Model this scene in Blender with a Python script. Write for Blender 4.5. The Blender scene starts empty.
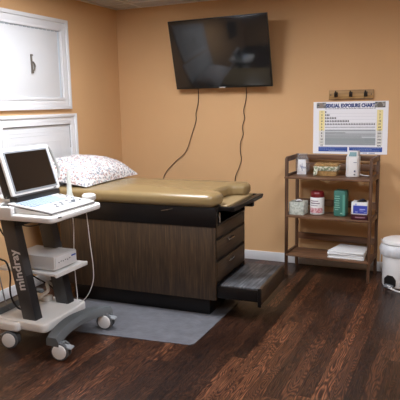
import bpy, bmesh, math, random
from mathutils import Vector, Matrix, Euler, noise
random.seed(7)
PI = math.pi
SC = bpy.context.scene
COL = SC.collection

# ------------------------------------------------------------------ helpers
def lin(c):
    return c/12.92 if c <= .04045 else ((c+.055)/1.055)**2.4
def rgb(h):
    h = h.lstrip('#')
    return tuple(lin(int(h[i:i+2], 16)/255) for i in (0, 2, 4)) + (1,)

def mat(name, col, rough=.5, metal=0., spec=.5, coat=0., bump=0., bscale=60, emit=None, alpha=None, trans=0., mottle=0., mscale=8):
    m = bpy.data.materials.new(name); m.use_nodes = True
    nt = m.node_tree; b = nt.nodes['Principled BSDF']
    b.inputs['Base Color'].default_value = rgb(col)
    b.inputs['Roughness'].default_value = rough
    b.inputs['Metallic'].default_value = metal
    b.inputs['Specular IOR Level'].default_value = spec
    b.inputs['Coat Weight'].default_value = coat
    b.inputs['Transmission Weight'].default_value = trans
    if alpha is not None: b.inputs['Alpha'].default_value = alpha
    if emit:
        b.inputs['Emission Color'].default_value = rgb(emit[0]); b.inputs['Emission Strength'].default_value = emit[1]
    tc = nt.nodes.new('ShaderNodeTexCoord')
    if mottle:
        n = nt.nodes.new('ShaderNodeTexNoise'); n.inputs['Scale'].default_value = mscale; n.inputs['Detail'].default_value = 5
        nt.links.new(tc.outputs['Object'], n.inputs['Vector'])
        mx = nt.nodes.new('ShaderNodeMix'); mx.data_type = 'RGBA'; mx.blend_type = 'MULTIPLY'
        mx.inputs[0].default_value = 1
        mr = nt.nodes.new('ShaderNodeMapRange'); mr.inputs['From Min'].default_value = .3; mr.inputs['From Max'].default_value = .7
        mr.inputs['To Min'].default_value = 1-mottle; mr.inputs['To Max'].default_value = 1+mottle*.3
        nt.links.new(n.outputs['Fac'], mr.inputs['Value'])
        mx.inputs[6].default_value = rgb(col)
        nt.links.new(mr.outputs[0], mx.inputs[7]); nt.links.new(mx.outputs[2], b.inputs['Base Color'])
    if bump:
        n = nt.nodes.new('ShaderNodeTexNoise'); n.inputs['Scale'].default_value = bscale; n.inputs['Detail'].default_value = 4
        nt.links.new(tc.outputs['Object'], n.inputs['Vector'])
        bp = nt.nodes.new('ShaderNodeBump'); bp.inputs['Strength'].default_value = bump; bp.inputs['Distance'].default_value = .01
        nt.links.new(n.outputs['Fac'], bp.inputs['Height']); nt.links.new(bp.outputs['Normal'], b.inputs['Normal'])
    return m

def ramp(nt, stops):
    r = nt.nodes.new('ShaderNodeValToRGB'); e = r.color_ramp.elements
    while len(e) < len(stops): e.new(.5)
    for k, (p, c) in enumerate(stops):
        e[k].position = p; e[k].color = rgb(c) if isinstance(c, str) else (c, c, c, 1)
    return r
def mathn(nt, op, a, b=None, c=None):
    n = nt.nodes.new('ShaderNodeMath'); n.operation = op
    for i, v in enumerate((a, b, c)):
        if v is None: continue
        if isinstance(v, (int, float)): n.inputs[i].default_value = v
        else: nt.links.new(v, n.inputs[i])
    return n.outputs[0]

def wood(name, dark, mid, light, axis='Z', scale=6, rough=.45, fine=60, dist=2.5, amp=.1):
    """laminate or stained wood, grain running along axis"""
    m = bpy.data.materials.new(name); m.use_nodes = True; nt = m.node_tree
    b = nt.nodes['Principled BSDF']; b.inputs['Roughness'].default_value = rough
    tc = nt.nodes.new('ShaderNodeTexCoord'); mp = nt.nodes.new('ShaderNodeMapping')
    s = {'X': (.06, 1, 1), 'Y': (1, .06, 1), 'Z': (1, 1, .06)}[axis]
    mp.inputs['Scale'].default_value = s
    nt.links.new(tc.outputs['Object'], mp.inputs['Vector'])
    n1 = nt.nodes.new('ShaderNodeTexNoise'); n1.inputs['Scale'].default_value = scale; n1.inputs['Detail'].default_value = 3; n1.inputs['Distortion'].default_value = dist*.3
    n2 = nt.nodes.new('ShaderNodeTexNoise'); n2.inputs['Scale'].default_value = fine; n2.inputs['Detail'].default_value = 4
    nt.links.new(mp.outputs[0], n1.inputs['Vector']); nt.links.new(mp.outputs[0], n2.inputs['Vector'])
    rings = mathn(nt, 'SINE', mathn(nt, 'MULTIPLY', n1.outputs['Fac'], 38))
    v = mathn(nt, 'ADD', mathn(nt, 'MULTIPLY', rings, amp), mathn(nt, 'MULTIPLY', n2.outputs['Fac'], 1.0))
    r = ramp(nt, [(.3, dark), (.52, mid), (.75, light)])
    nt.links.new(v, r.inputs[0]); nt.links.new(r.outputs[0], b.inputs['Base Color'])
    return m

class MB:
    def __init__(s): s.bm = bmesh.new()
    def _merge(s, t, M=None):
        if M is not None: bmesh.ops.transform(t, matrix=M, verts=t.verts)
        me = bpy.data.meshes.new('t'); t.to_mesh(me); t.free(); s.bm.from_mesh(me); bpy.data.meshes.remove(me)
        return s
    def box(s, c, d, b=0, seg=2, M=None):
        t = bmesh.new(); bmesh.ops.create_cube(t, size=1)
        for v in t.verts: v.co = Vector((v.co.x*d[0]+c[0], v.co.y*d[1]+c[1], v.co.z*d[2]+c[2]))
        if b: bmesh.ops.bevel(t, geom=t.edges[:], offset=b, segments=seg, affect='EDGES', profile=.5)
        return s._merge(t, M)
    def span(s, a, b_, bev=0, seg=2, M=None):
        return s.box([(a[i]+b_[i])/2 for i in range(3)], [abs(b_[i]-a[i]) for i in range(3)], bev, seg, M)
    def hexa(s, P, b=0, seg=2):
        """8 points: bottom four then top four, same winding"""
        t = bmesh.new(); v = [t.verts.new(p) for p in P]
        for f in ((3, 2, 1, 0), (4, 5, 6, 7), (0, 1, 5, 4), (1, 2, 6, 5), (2, 3, 7, 6), (3, 0, 4, 7)): t.faces.new([v[i] for i in f])
        bmesh.ops.recalc_face_normals(t, faces=t.faces[:])
        if b: bmesh.ops.bevel(t, geom=t.edges[:], offset=b, segments=seg, affect='EDGES', profile=.5)
        return s._merge(t)
    def prism(s, pts, z0, z1, b=0, seg=3, M=None, bottom=True):
        t = bmesh.new()
        lo = [t.verts.new((x, y, z0)) for x, y in pts]; hi = [t.verts.new((x, y, z1)) for x, y in pts]
        n = len(pts); fb = t.faces.new(lo[::-1]); ft = t.faces.new(hi)
        for i in range(n): t.faces.new((lo[i], lo[(i+1) % n], hi[(i+1) % n], hi[i]))
        bmesh.ops.recalc_face_normals(t, faces=t.faces[:])
        if b:
            E = list(ft.edges) + (list(fb.edges) if bottom else [])
            bmesh.ops.bevel(t, geom=E, offset=b, segments=seg, affect='EDGES', profile=.5)
        return s._merge(t, M)
    def tube(s, pts, r, n=8, close=False):
        t = bmesh.new(); pts = [Vector(p) for p in pts]; rings = []
        up = Vector((.13, .21, .97)).normalized()
        for i, p in enumerate(pts):
            a = pts[i-1] if i else p; c = pts[i+1] if i < len(pts)-1 else p
            d = (c-a).normalized(); x = d.cross(up)
            if x.length < .05: x = d.cross(Vector((1, 0, 0)))
            x.normalize(); y = d.cross(x)
            rr = r[i] if isinstance(r, (list, tuple)) else r
            rings.append([t.verts.new(p+x*rr*math.cos(2*PI*k/n)+y*rr*math.sin(2*PI*k/n)) for k in range(n)])
        for a, c in zip(rings, rings[1:]):
            for k in range(n): t.faces.new((a[k], a[(k+1) % n], c[(k+1) % n], c[k]))
        t.faces.new(rings[0][::-1]); t.faces.new(rings[-1])
        bmesh.ops.recalc_face_normals(t, faces=t.faces[:])
        return s._merge(t)
    def lathe(s, prof, n=32, M=None, wob=None):
        """prof: list of (r, z); r=0 ends are closed"""
        t = bmesh.new(); rings = []
        for r, z in prof:
            if r < 1e-6: rings.append([t.verts.new((0, 0, z))])
            else: rings.append([t.verts.new((r*math.cos(2*PI*k/n)*(1+(wob(k/n, z) if wob else 0)), r*math.sin(2*PI*k/n)*(1+(wob(k/n, z) if wob else 0)), z)) for k in range(n)])
        for a, c in zip(rings, rings[1:]):
            if len(a) == 1 and len(c) == 1: continue
            for k in range(n):
                k2 = (k+1) % n
                if len(a) == 1: t.faces.new((a[0], c[k], c[k2]))
                elif len(c) == 1: t.faces.new((a[k], a[k2], c[0]))
                else: t.faces.new((a[k], a[k2], c[k2], c[k]))
        if len(rings[0]) > 1 and not wob: t.faces.new(rings[0][::-1])
        if len(rings[-1]) > 1 and not wob: t.faces.new(rings[-1])
        bmesh.ops.recalc_face_normals(t, faces=t.faces[:])
        return s._merge(t, M)
    def build(s, name, m, parent=None, smooth=True, M=None):
        if M is not None: bmesh.ops.transform(s.bm, matrix=M, verts=s.bm.verts)
        me = bpy.data.meshes.new(name)
        s.bm.to_mesh(me); s.bm.free(); me.materials.append(m)
        if smooth:
            me.shade_smooth()
            me.set_sharp_from_angle(angle=math.radians(38))
        o = bpy.data.objects.new(name, me); COL.objects.link(o)
        if parent is not None:
            o.parent = parent; o.matrix_parent_inverse = parent_inv(parent)
        return o
def world_of(o):
    M = o.matrix_basis.copy()
    return (world_of(o.parent) @ o.matrix_parent_inverse @ M) if o.parent else M
def parent_inv(p): return world_of(p).inverted()
def rbox(pts, rad, n=6):
    """rounded polygon; rad a number or list"""
    out = []; N = len(pts)
    for i in range(N):
        r = rad[i] if isinstance(rad, (list, tuple)) else rad
        p = Vector(pts[i]); a = Vector(pts[i-1]); c = Vector(pts[(i+1) % N])
        if r <= 0: out.append((p.x, p.y)); continue
        u = (a-p).normalized(); v = (c-p).normalized(); ang = u.angle(v)
        t = min(r/math.tan(ang/2), (a-p).length*.49, (c-p).length*.49)
        p1 = p+u*t; p2 = p+v*t
        for k in range(n+1):
            w = k/n; q = p1*(1-w)**2+p*2*w*(1-w)+p2*w*w
            out.append((q.x, q.y))
    return out
def rect(x0, y0, x1, y1): return [(x0, y0), (x1, y0), (x1, y1), (x0, y1)]
def smoothpath(P, n=8):
    P = [Vector(p) for p in P]; Q = [P[0]]+P+[P[-1]]; out = []
    for i in range(1, len(Q)-2):
        for k in range(n):
            t = k/n; a, b, c, d = Q[i-1:i+3]
            out.append(.5*((2*b)+(c-a)*t+(2*a-5*b+4*c-d)*t*t+(3*b-a-3*c+d)*t**3))
    out.append(P[-1]); return out
def tag(o, label, cat, group=None, kind=None):
    o['label'] = label; o['category'] = cat
    if group: o['group'] = group
    if kind: o['kind'] = kind
    return o
def thing(name, loc, label, cat, rz=0, group=None):
    o = bpy.data.objects.new(name, None); o.empty_display_size = .05; COL.objects.link(o)
    o.location = loc; o.rotation_euler = (0, 0, rz)
    return tag(o, label, cat, group)
def struct(o, label=None):
    o['kind'] = 'structure'
    if label: o['label'] = label; o['category'] = label.split('|')[0] if '|' in label else o.name.split('_')[0]
    return o
def text(name, body, size, m, M, parent, width=None, ext=.0004, bold=0.0):
    cu = bpy.data.curves.new('t', 'FONT'); cu.body = body; cu.size = size; cu.extrude = ext; cu.offset = bold
    cu.align_x = 'CENTER'; cu.align_y = 'CENTER'; cu.resolution_u = 3
    o = bpy.data.objects.new('t', cu); COL.objects.link(o)
    dg = bpy.context.evaluated_depsgraph_get(); dg.update()
    me = bpy.data.meshes.new_from_object(o.evaluated_get(dg))
    bpy.data.objects.remove(o)
    xs = [v.co.x for v in me.vertices]; w = max(xs)-min(xs)
    k = (width/w) if width else 1
    for v in me.vertices: v.co.x *= k
    me.transform(M); me.name = name
    me.materials.clear(); me.materials.append(m)
    ob = bpy.data.objects.new(name, me); COL.objects.link(ob)
    ob.parent = parent; ob.matrix_parent_inverse = parent_inv(parent)
    return ob
def frame(xa, ya, o):
    xa = Vector(xa).normalized(); ya = Vector(ya).normalized(); za = xa.cross(ya)
    M = Matrix.Identity(4)
    for i in range(3): M[i][0] = xa[i]; M[i][1] = ya[i]; M[i][2] = za[i]; M[i][3] = o[i]
    return M

# ------------------------------------------------------------------ materials
M_wall = mat('tan wall paint', '#D3AA7B', .7, spec=.25, bump=.08, bscale=180, mottle=.04, mscale=2)
M_trim = mat('white trim paint', '#DADBDB', .38)
M_panel = mat('white panel paint', '#D2D4D4', .45, mottle=.03, mscale=3)
M_blackm = mat('black enamel', '#0C0B0C', .38, spec=.35)
M_vinyl = mat('tan vinyl', '#88744F', .26, spec=.5, bump=.12, bscale=25, mottle=.05, mscale=3)
M_vinyl2 = mat('tan vinyl lower', '#95805C', .32, bump=.08, bscale=25)
M_lam = wood('walnut laminate', '#2A1F13', '#3A2B1B', '#4C3A26', 'Z', 9, .5, 110, amp=.07)
M_lame = wood('walnut laminate end', '#2A2016', '#3B2D1E', '#4B3B28', 'Y', 6, .45, 90, amp=.06)
M_shelfw = wood('brown stained wood', '#4E3523', '#6A4B35', '#806047', 'X', 4, .42, 50)
M_shelfv = wood('brown stained wood upright', '#463020', '#5D412E', '#71523C', 'Z', 4, .42, 50)
M_chrome = mat('chrome', '#D8D8D8', .18, metal=1)
M_white = mat('white plastic', '#E2E2DF', .35)
M_offw = mat('off white plastic', '#E2E1DC', .4)
M_grey = mat('mid grey plastic', '#606567', .45)
M_darkg = mat('dark grey metal', '#3C3D3F', .42)
M_darkg2 = mat('darker grey metal', '#202022', .45)
M_tyre = mat('grey tyre', '#55585A', .6)
M_blk = mat('black plastic', '#111111', .4)
M_screen = mat('unlit screen', '#15110E', .22, spec=.6)
M_tv = mat('television glass', '#1B1E20', .10, spec=.7)
M_silver = mat('painted silver steel', '#CBCAC8', .38, metal=.15)
M_txtg = mat('silver lettering', '#D2D3D5', .4)
M_cord = mat('black cord', '#120F0E', .5)
M_wcord = mat('white cord', '#DEDEDC', .45)
M_gcord = mat('grey cord', '#77777A', .45)
M_print = mat('dark print', '#26282C', .6)
M_blue = mat('blue print', '#2B4F9E', .5)
M_paper = mat('white paper', '#E9EAEA', .6)

def floor_mat():
    m = bpy.data.materials.new('dark plank floor'); m.use_nodes = True; nt = m.node_tree; L = nt.links
    b = nt.nodes['Principled BSDF']
    tc = nt.nodes.new('ShaderNodeTexCoord'); sp = nt.nodes.new('ShaderNodeSeparateXYZ'); L.new(tc.outputs['Object'], sp.inputs[0])
    W = .078
    xs = mathn(nt, 'DIVIDE', sp.outputs[0], W); idx = mathn(nt, 'FLOOR', xs); fx = mathn(nt, 'FRACT', xs)
    wn = nt.nodes.new('ShaderNodeTexWhiteNoise'); wn.noise_dimensions = '1D'; L.new(idx, wn.inputs['W'])
    off = mathn(nt, 'MULTIPLY', wn.outputs['Value'], 7.3)
    ys = mathn(nt, 'DIVIDE', mathn(nt, 'ADD', sp.outputs[1], off), 2.3); idy = mathn(nt, 'FLOOR', ys); fy = mathn(nt, 'FRACT', ys)
    cmb = nt.nodes.new('ShaderNodeCombineXYZ'); L.new(idx, cmb.inputs[0]); L.new(idy, cmb.inputs[1])
    w2 = nt.nodes.new('ShaderNodeTexWhiteNoise'); w2.noise_dimensions = '2D'; L.new(cmb.outputs[0], w2.inputs['Vector'])
    rnd = w2.outputs['Value']; sc = nt.nodes.new('ShaderNodeSeparateColor'); L.new(w2.outputs['Color'], sc.inputs[0])
    # grain coordinates, shifted per plank
    gx = mathn(nt, 'ADD', sp.outputs[0], mathn(nt, 'MULTIPLY', rnd, 31.0))
    gy = mathn(nt, 'ADD', mathn(nt, 'MULTIPLY', sp.outputs[1], .13), mathn(nt, 'MULTIPLY', sc.outputs[1], 17.0))
    gc = nt.nodes.new('ShaderNodeCombineXYZ'); L.new(gx, gc.inputs[0]); L.new(gy, gc.inputs[1])
    n1 = nt.nodes.new('ShaderNodeTexNoise'); n1.inputs['Scale'].default_value = 15; n1.inputs['Detail'].default_value = 1.6; n1.inputs['Roughness'].default_value = .45
    L.new(gc.outputs[0], n1.inputs['Vector'])
    freq = mathn(nt, 'MULTIPLY_ADD', sc.outputs[2], 70, 110)
    rings = mathn(nt, 'SINE', mathn(nt, 'MULTIPLY', n1.outputs['Fac'], freq))
    rings01 = mathn(nt, 'MULTIPLY_ADD', rings, .5, .5)
    amp = mathn(nt, 'POWER', sc.outputs[0], 2.6)          # few planks carry the bold cathedral figure
    amp = mathn(nt, 'MULTIPLY_ADD', amp, .75, .10)
    # fine streaks
    fc = nt.nodes.new('ShaderNodeCombineXYZ'); L.new(gx, fc.inputs[0]); L.new(mathn(nt, 'MULTIPLY', gy, .22), fc.inputs[1])
    n2 = nt.nodes.new('ShaderNodeTexNoise'); n2.inputs['Scale'].default_value = 170; n2.inputs['Detail'].default_value = 3; L.new(fc.outputs[0], n2.inputs['Vector'])
    n3 = nt.nodes.new('ShaderNodeTexNoise'); n3.inputs['Scale'].default_value = 2.2; n3.inputs['Detail'].default_value = 4; L.new(tc.outputs['Object'], n3.inputs['Vector'])
    base = ramp(nt, [(0, '#190E0B'), (.45, '#24150F'), (.8, '#351E15'), (1, '#4A2B1D')]); L.new(rnd, base.inputs[0])
    mx = nt.nodes.new('ShaderNodeMix'); mx.data_type = 'RGBA'; mx.blend_type = 'MIX'
    L.new(mathn(nt, 'MULTIPLY', mathn(nt, 'SMOOTH_MIN', rings01, 1, .1), amp), mx.inputs[0]); L.new(base.outputs[0], mx.inputs[6]); mx.inputs[7].default_value = rgb('#85563A')
    mxd = nt.nodes.new('ShaderNodeMix'); mxd.data_type = 'RGBA'
    L.new(mathn(nt, 'MULTIPLY', mathn(nt, 'SUBTRACT', 1, rings01), mathn(nt, 'MULTIPLY', amp, .75)), mxd.inputs[0]); L.new(mx.outputs[2], mxd.inputs[6]); mxd.inputs[7].default_value = rgb('#140A08')
    st = mathn(nt, 'MAXIMUM', mathn(nt, 'MULTIPLY_ADD', n2.outputs['Fac'], 3.6, -.75), .25)
    st = mathn(nt, 'MULTIPLY', st, mathn(nt, 'MULTIPLY_ADD', n3.outputs['Fac'], .8, .42))
    seam = mathn(nt, 'MAXIMUM', mathn(nt, 'LESS_THAN', fx, .035), mathn(nt, 'LESS_THAN', fy, .0012))
    st = mathn(nt, 'MULTIPLY', st, mathn(nt, 'MULTIPLY_ADD', seam, -.75, 1))
    m2 = nt.nodes.new('ShaderNodeMix'); m2.data_type = 'RGBA'; m2.blend_type = 'MULTIPLY'; m2.inputs[0].default_value = 1
    L.new(mxd.outputs[2], m2.inputs[6]); L.new(st, m2.inputs[7]); L.new(m2.outputs[2], b.inputs['Base Color'])
    L.new(mathn(nt, 'MULTIPLY_ADD', n3.outputs['Fac'], .2, .24), b.inputs['Roughness'])
    b.inputs['Specular IOR Level'].default_value = .38
    bp = nt.nodes.new('ShaderNodeBump'); bp.inputs['Strength'].default_value = .25; bp.inputs['Distance'].default_value = .002
    L.new(st, bp.inputs['Height']); L.new(bp.outputs[0], b.inputs['Normal'])
    return m

def tile_mat():
    m = mat('ceiling tile', '#BDBAB3', .9, spec=.1, bump=.5, bscale=90, mottle=.12, mscale=60); return m

def rubber_mat():
    m = bpy.data.materials.new('worn ribbed rubber'); m.use_nodes = True; nt = m.node_tree; L = nt.links; b = nt.nodes['Principled BSDF']
    tc = nt.nodes.new('ShaderNodeTexCoord'); mp = nt.nodes.new('ShaderNodeMapping'); mp.inputs['Scale'].default_value = (60, 5, 1); L.new(tc.outputs['Object'], mp.inputs[0])
    n = nt.nodes.new('ShaderNodeTexNoise'); n.inputs['Scale'].default_value = 1; n.inputs['Detail'].default_value = 4; L.new(mp.outputs[0], n.inputs['Vector'])
    n2 = nt.nodes.new('ShaderNodeTexNoise'); n2.inputs['Scale'].default_value = 5; n2.inputs['Detail'].default_value = 3; L.new(tc.outputs['Object'], n2.inputs['Vector'])
    v = mathn(nt, 'ADD', mathn(nt, 'MULTIPLY', n.outputs['Fac'], .5), mathn(nt, 'MULTIPLY', n2.outputs['Fac'], .5))
    r = ramp(nt, [(.36, '#2A2B2C'), (.52, '#55575A'), (.68, '#84878A')]); L.new(v, r.inputs[0]); L.new(r.outputs[0], b.inputs['Base Color'])
    b.inputs['Roughness'].default_value = .6
    return m

def floral_mat():
    m = bpy.data.materials.new('floral pillowcase'); m.use_nodes = True; nt = m.node_tree; L = nt.links; b = nt.nodes['Principled BSDF']
    tc = nt.nodes.new('ShaderNodeTexCoord')
    v = nt.nodes.new('ShaderNodeTexVoronoi'); v.inputs['Scale'].default_value = 52; L.new(tc.outputs['Object'], v.inputs['Vector'])
    n = nt.nodes.new('ShaderNodeTexNoise'); n.inputs['Scale'].default_value = 75; n.inputs['Detail'].default_value = 3; L.new(tc.outputs['Object'], n.inputs['Vector'])
    sc = nt.nodes.new('ShaderNodeSeparateColor'); L.new(v.outputs['Color'], sc.inputs[0])
    r = ramp(nt, [(0, '#808A94'), (.3, '#96716A'), (.55, '#6F767C'), (.8, '#A98A82'), (1, '#858A82')]); r.color_ramp.interpolation = 'CONSTANT'; L.new(sc.outputs[0], r.inputs[0])
    d = mathn(nt, 'ADD', mathn(nt, 'MULTIPLY', v.outputs['Distance'], 1.0), mathn(nt, 'MULTIPLY', n.outputs['Fac'], .9))
    k = nt.nodes.new('ShaderNodeMapRange'); k.inputs['From Min'].default_value = .84; k.inputs['From Max'].default_value = 1.06; k.inputs['To Min'].default_value = .85; k.inputs['To Max'].default_value = 0; L.new(d, k.inputs['Value'])
    mx = nt.nodes.new('ShaderNodeMix'); mx.data_type = 'RGBA'; L.new(k.outputs[0], mx.inputs[0]); mx.inputs[6].default_value = rgb('#DAD8D5'); L.new(r.outputs[0], mx.inputs[7])
    L.new(mx.outputs[2], b.inputs['Base Color']); b.inputs['Roughness'].default_value = .85; b.inputs['Specular IOR Level'].default_value = .15
    return m
def speckle_mat(name, base, spots, scale, lo=.52, hi=.56, rough=.6):
    m = bpy.data.materials.new(name); m.use_nodes = True; nt = m.node_tree; L = nt.links; b = nt.nodes['Principled BSDF']
    tc = nt.nodes.new('ShaderNodeTexCoord'); n = nt.nodes.new('ShaderNodeTexNoise'); n.inputs['Scale'].default_value = scale; n.inputs['Detail'].default_value = 3
    L.new(tc.outputs['Object'], n.inputs['Vector']); r = ramp(nt, [(lo, base), (hi, spots)]); L.new(n.outputs['Fac'], r.inputs[0]); L.new(r.outputs[0], b.inputs['Base Color'])
    b.inputs['Roughness'].default_value = rough; return m

# ------------------------------------------------------------------ room
RX, RY, H = 4.5, -6.4, 2.44
def quadbox(name, a, b, m, bev=0): return MB().span(a, b, bev).build(name, m, smooth=False)
fl = struct(quadbox('floor', (-.1, RY-.1, -.1), (RX+.1, .1, 0), floor_mat()))
struct(quadbox('wall_back', (-.1, 0, 0), (RX+.1, .1, H), M_wall))
struct(quadbox('wall_left', (-.1, RY, 0), (0, 0, H), M_wall))
struct(quadbox('wall_right', (RX, RY, 0), (RX+.1, 0, H), M_wall))
struct(quadbox('wall_front', (-.1, RY-.1, 0), (RX+.1, RY, H), M_wall))
# ceiling with its lay-in grid
ce = MB().span((-.1, RY-.1, H), (RX+.1, .1, H+.1)).build('ceiling', tile_mat(), smooth=False); struct(ce)
g = MB(); T = .61; gx0, gy0 = .30, -.26
k = 0
xx = gx0
while xx < RX: g.box((xx, RY/2, H-.004), (.024, -RY-.02, .008)); xx += T
yy = gy0
while yy > RY: g.box((RX/2, yy, H-.0045), (RX-.02, .024, .008)); yy -= T
g.span((.0, RY, H-.01), (.022, 0, H)); g.span((0, -.022, H-.01), (RX, 0, H))
struct(g.build('trim_1', mat('ceiling grid', '#CFCDC8', .5), smooth=False))
def basebd(name, a, b):
    m = MB().span(a, b, .004); return struct(m.build(name, M_trim))
basebd('baseboard_back', (.012, -.014, 0), (RX, 0, .088))
basebd('baseboard_left', (0, RY, 0), (.014, 0, .088))
basebd('baseboard_right', (RX-.014, RY, 0), (RX, -.014, .088))

# ------------------------------------------------------------------ the two framed openings on the left wall
def casing(mb, y0, y1, z0, z1, w, t=.022):
    """mitred stepped casing around an opening on the wall x=0"""
    steps = [(0, .30, .030), (.30, .80, .020), (.80, 1., .026)]
    for a, b, d in steps:
        for (Y0, Y1, Z0, Z1) in ((y0+a*w, y0+b*w, z0+a*w, z1-a*w), (y1-b*w, y1-a*w, z0+a*w, z1-a*w)):
            mb.span((0, Y0, Z0), (d, Y1, Z1), .003)
        for (Z0, Z1) in ((z0+a*w, z0+b*w), (z1-b*w, z1-a*w)):
            mb.span((0, y0+b*w-.002, Z0), (d-.0006, y1-b*w+.002, Z1), .0008)
y0, y1, z0, z1 = -1.80, -.838, 1.468, 2.229
w = MB(); casing(w, y0, y1, z0, z1, .10)
win1 = struct(w.build('window_1', M_trim))
MB().span((.001, y0+.10, z0+.07), (.010, y1-.10, z1-.09), .001).build('panel', M_panel, win1)
gm = mat('pale daylight gap', '#B9C8D6', .5)
lv = MB()
for q in range(15):
    yy = y0+.13+q*.049; lv.box((.012, yy, z1-.106), (.006, .034, .008), .001, M=None)
lv.build('vent_slot', mat('painted light gap', '#A9B1B8', .5), win1)  # bluish light gap along the panel top, painted as pale grey dashes
MB().span((.010, y1-.135, z0+.10), (.013, y1-.118, z1-.11), .001).build('stop_bead', mat('pale blue grey bead', '#C3CED6', .4), win1)
lt = MB()
lt.box((.016, -1.325, 1.835), (.010, .016, .15), .003)
lt.tube(smoothpath([(.02, -1.322, 1.775), (.028, -1.314, 1.79), (.032, -1.306, 1.825), (.022, -1.318, 1.855)], 5), .0065, 8)
lt.box((.02, -1.325, 1.905), (.014, .022, .014), .003); lt.box((.02, -1.325, 1.768), (.014, .022, .014), .003)
lt.build('latch', mat('aged nickel', '#7D766C', .4, metal=.6), win1)
y0, y1, z0, z1 = -1.80, -.778, .72, 1.428
w = MB(); casing(w, y0, y1, z0, z1, .09)
win2 = struct(w.build('window_2', M_trim))
pn = MB(); pn.span((.001, y0+.09, z0+.09), (.009, y1-.09, z1-.09), .001)
for q, (ins, hh) in enumerate(((.050, .0100), (.078, .0098), (.135, .0103))):
    for (Y0, Y1, Z0, Z1) in ((y0+.09+ins, y0+.098+ins, z0+.09+ins, z1-.09-ins), (y1-.098-ins, y1-.09-ins, z0+.09+ins, z1-.09-ins),
                             (y0+.09+ins, y1-.09-ins, z0+.09+ins, z0+.098+ins), (y0+.09+ins, y1-.09-ins, z1-.098-ins, z1-.09-ins)):
        pn.span((.005, Y0, Z0), (hh, Y1, Z1), .0015)
pn.build('panel', M_panel, win2)
gp = MB()
gp.span((.009, y0+.093, z1-.0955), (.0115, y1-.093, z1-.091)); gp.span((.009, y1-.0965, z1-.30), (.0115, y1-.093, z1-.093)); gp.span((.009, y0+.093, z1-.30), (.0115, y0+.096, z1-.093))
gp.build('gap', mat('dark gap', '#57504A', .8), win2)

# dark framed picture further along the left wall (seen reflected in the television)
pt = thing('framed_picture', (.0, -4.1, 1.7), 'dark framed picture on the left wall, seen reflected in the wall television', 'picture')
MB().span((0, -4.7, 1.30), (.025, -3.5, 2.15), .005).build('frame', mat('dark picture frame', '#1D1A18', .4), pt)
MB().span((.025, -4.64, 1.36), (.027, -3.56, 2.09)).build('print', mat('dull picture', '#4A4743', .6, mottle=.5, mscale=6), pt)

# ------------------------------------------------------------------ ceiling lights
def troffer(x, y, label, s=12.0):
    t = thing('ceiling_light', (x, y, H), label, 'ceiling light', group=None)
    f = MB()
    a, b = .29, .595
    for (X0, Y0, X1, Y1) in ((-a-.02, -b-.02, a+.02, -b), (-a-.02, b, a+.02, b+.02), (-a-.02, -b, -a, b), (a, -b, a+.02, b)):
        f.span((x+X0, y+Y0, H-.02), (x+X1, y+Y1, H-.0005), .002)
    f.build('frame', M_trim, t)
    MB().span((x-a, y-b, H-.016), (x+a, y+b, H-.010)).build('diffuser', mat('lit diffuser', '#FFF6EA', .5, emit=('#F2F5FF', s)), t)
troffer(1.05, -2.05, 'ceiling light panel over the ultrasound cart, nearest the windows', 18.0)
troffer(3.05, -2.35, 'ceiling light panel over the open floor, right of the cart', 15.0)
troffer(2.15, -4.85, 'ceiling light panel above the spot where the photo was taken', 11.0)

# ------------------------------------------------------------------ television
CX, CY, CZ, W_, HH, TI, YW = 1.188, -.200, 1.933, .965, .624, .235, -.045
def tvM():
    ex = Vector((math.cos(YW), math.sin(YW), 0)); 
    # local y is depth (away from room), local z is up the panel
    ez = Vector((math.sin(TI)*math.sin(YW), -math.sin(TI)*math.cos(YW), math.cos(TI)))
    ey = ez.cross(ex)
    M = Matrix.Identity(4)
    for i in range(3): M[i][0] = ex[i]; M[i][1] = ey[i]; M[i][2] = ez[i]; M[i][3] = (CX, CY, CZ)[i]
    return M
TM = tvM()
tv = thing('television', (CX, 0, CZ), 'large black flat television tilted forward high on the back wall', 'television')
MB().box((0, .012, 0), (W_, .022, HH), .003).box((0, .04, -.05), (W_*.62, .05, HH*.6), .015).build('case', M_blk, tv, M=TM)
MB().box((0, -.0015, .004), (W_-.014, .003, HH-.022), .001).build('screen', M_tv, tv, M=TM)
lg = MB()
for q, (dx, ww) in enumerate(((-.024, .008), (-.013, .006), (-.004, .007), (.006, .006), (.015, .008), (.024, .005))):
    lg.box((dx, -.002, -HH/2+.006), (ww, .002, .007))
lg.build('logo', M_paper, tv, M=TM)
br = MB(); br.span((CX-.16, -.022, 1.82), (CX+.16, -.002, 2.06), .004)
br.tube([(CX-.12, -.012, 1.94), (CX-.1, -.1, 1.93), (CX-.06, CY+.07, 1.93)], .016); br.tube([(CX+.12, -.012, 1.94), (CX+.1, -.1, 1.93), (CX+.06, CY+.07, 1.93)], .016)
br.build('wall_bracket', M_blk, tv)

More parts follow.
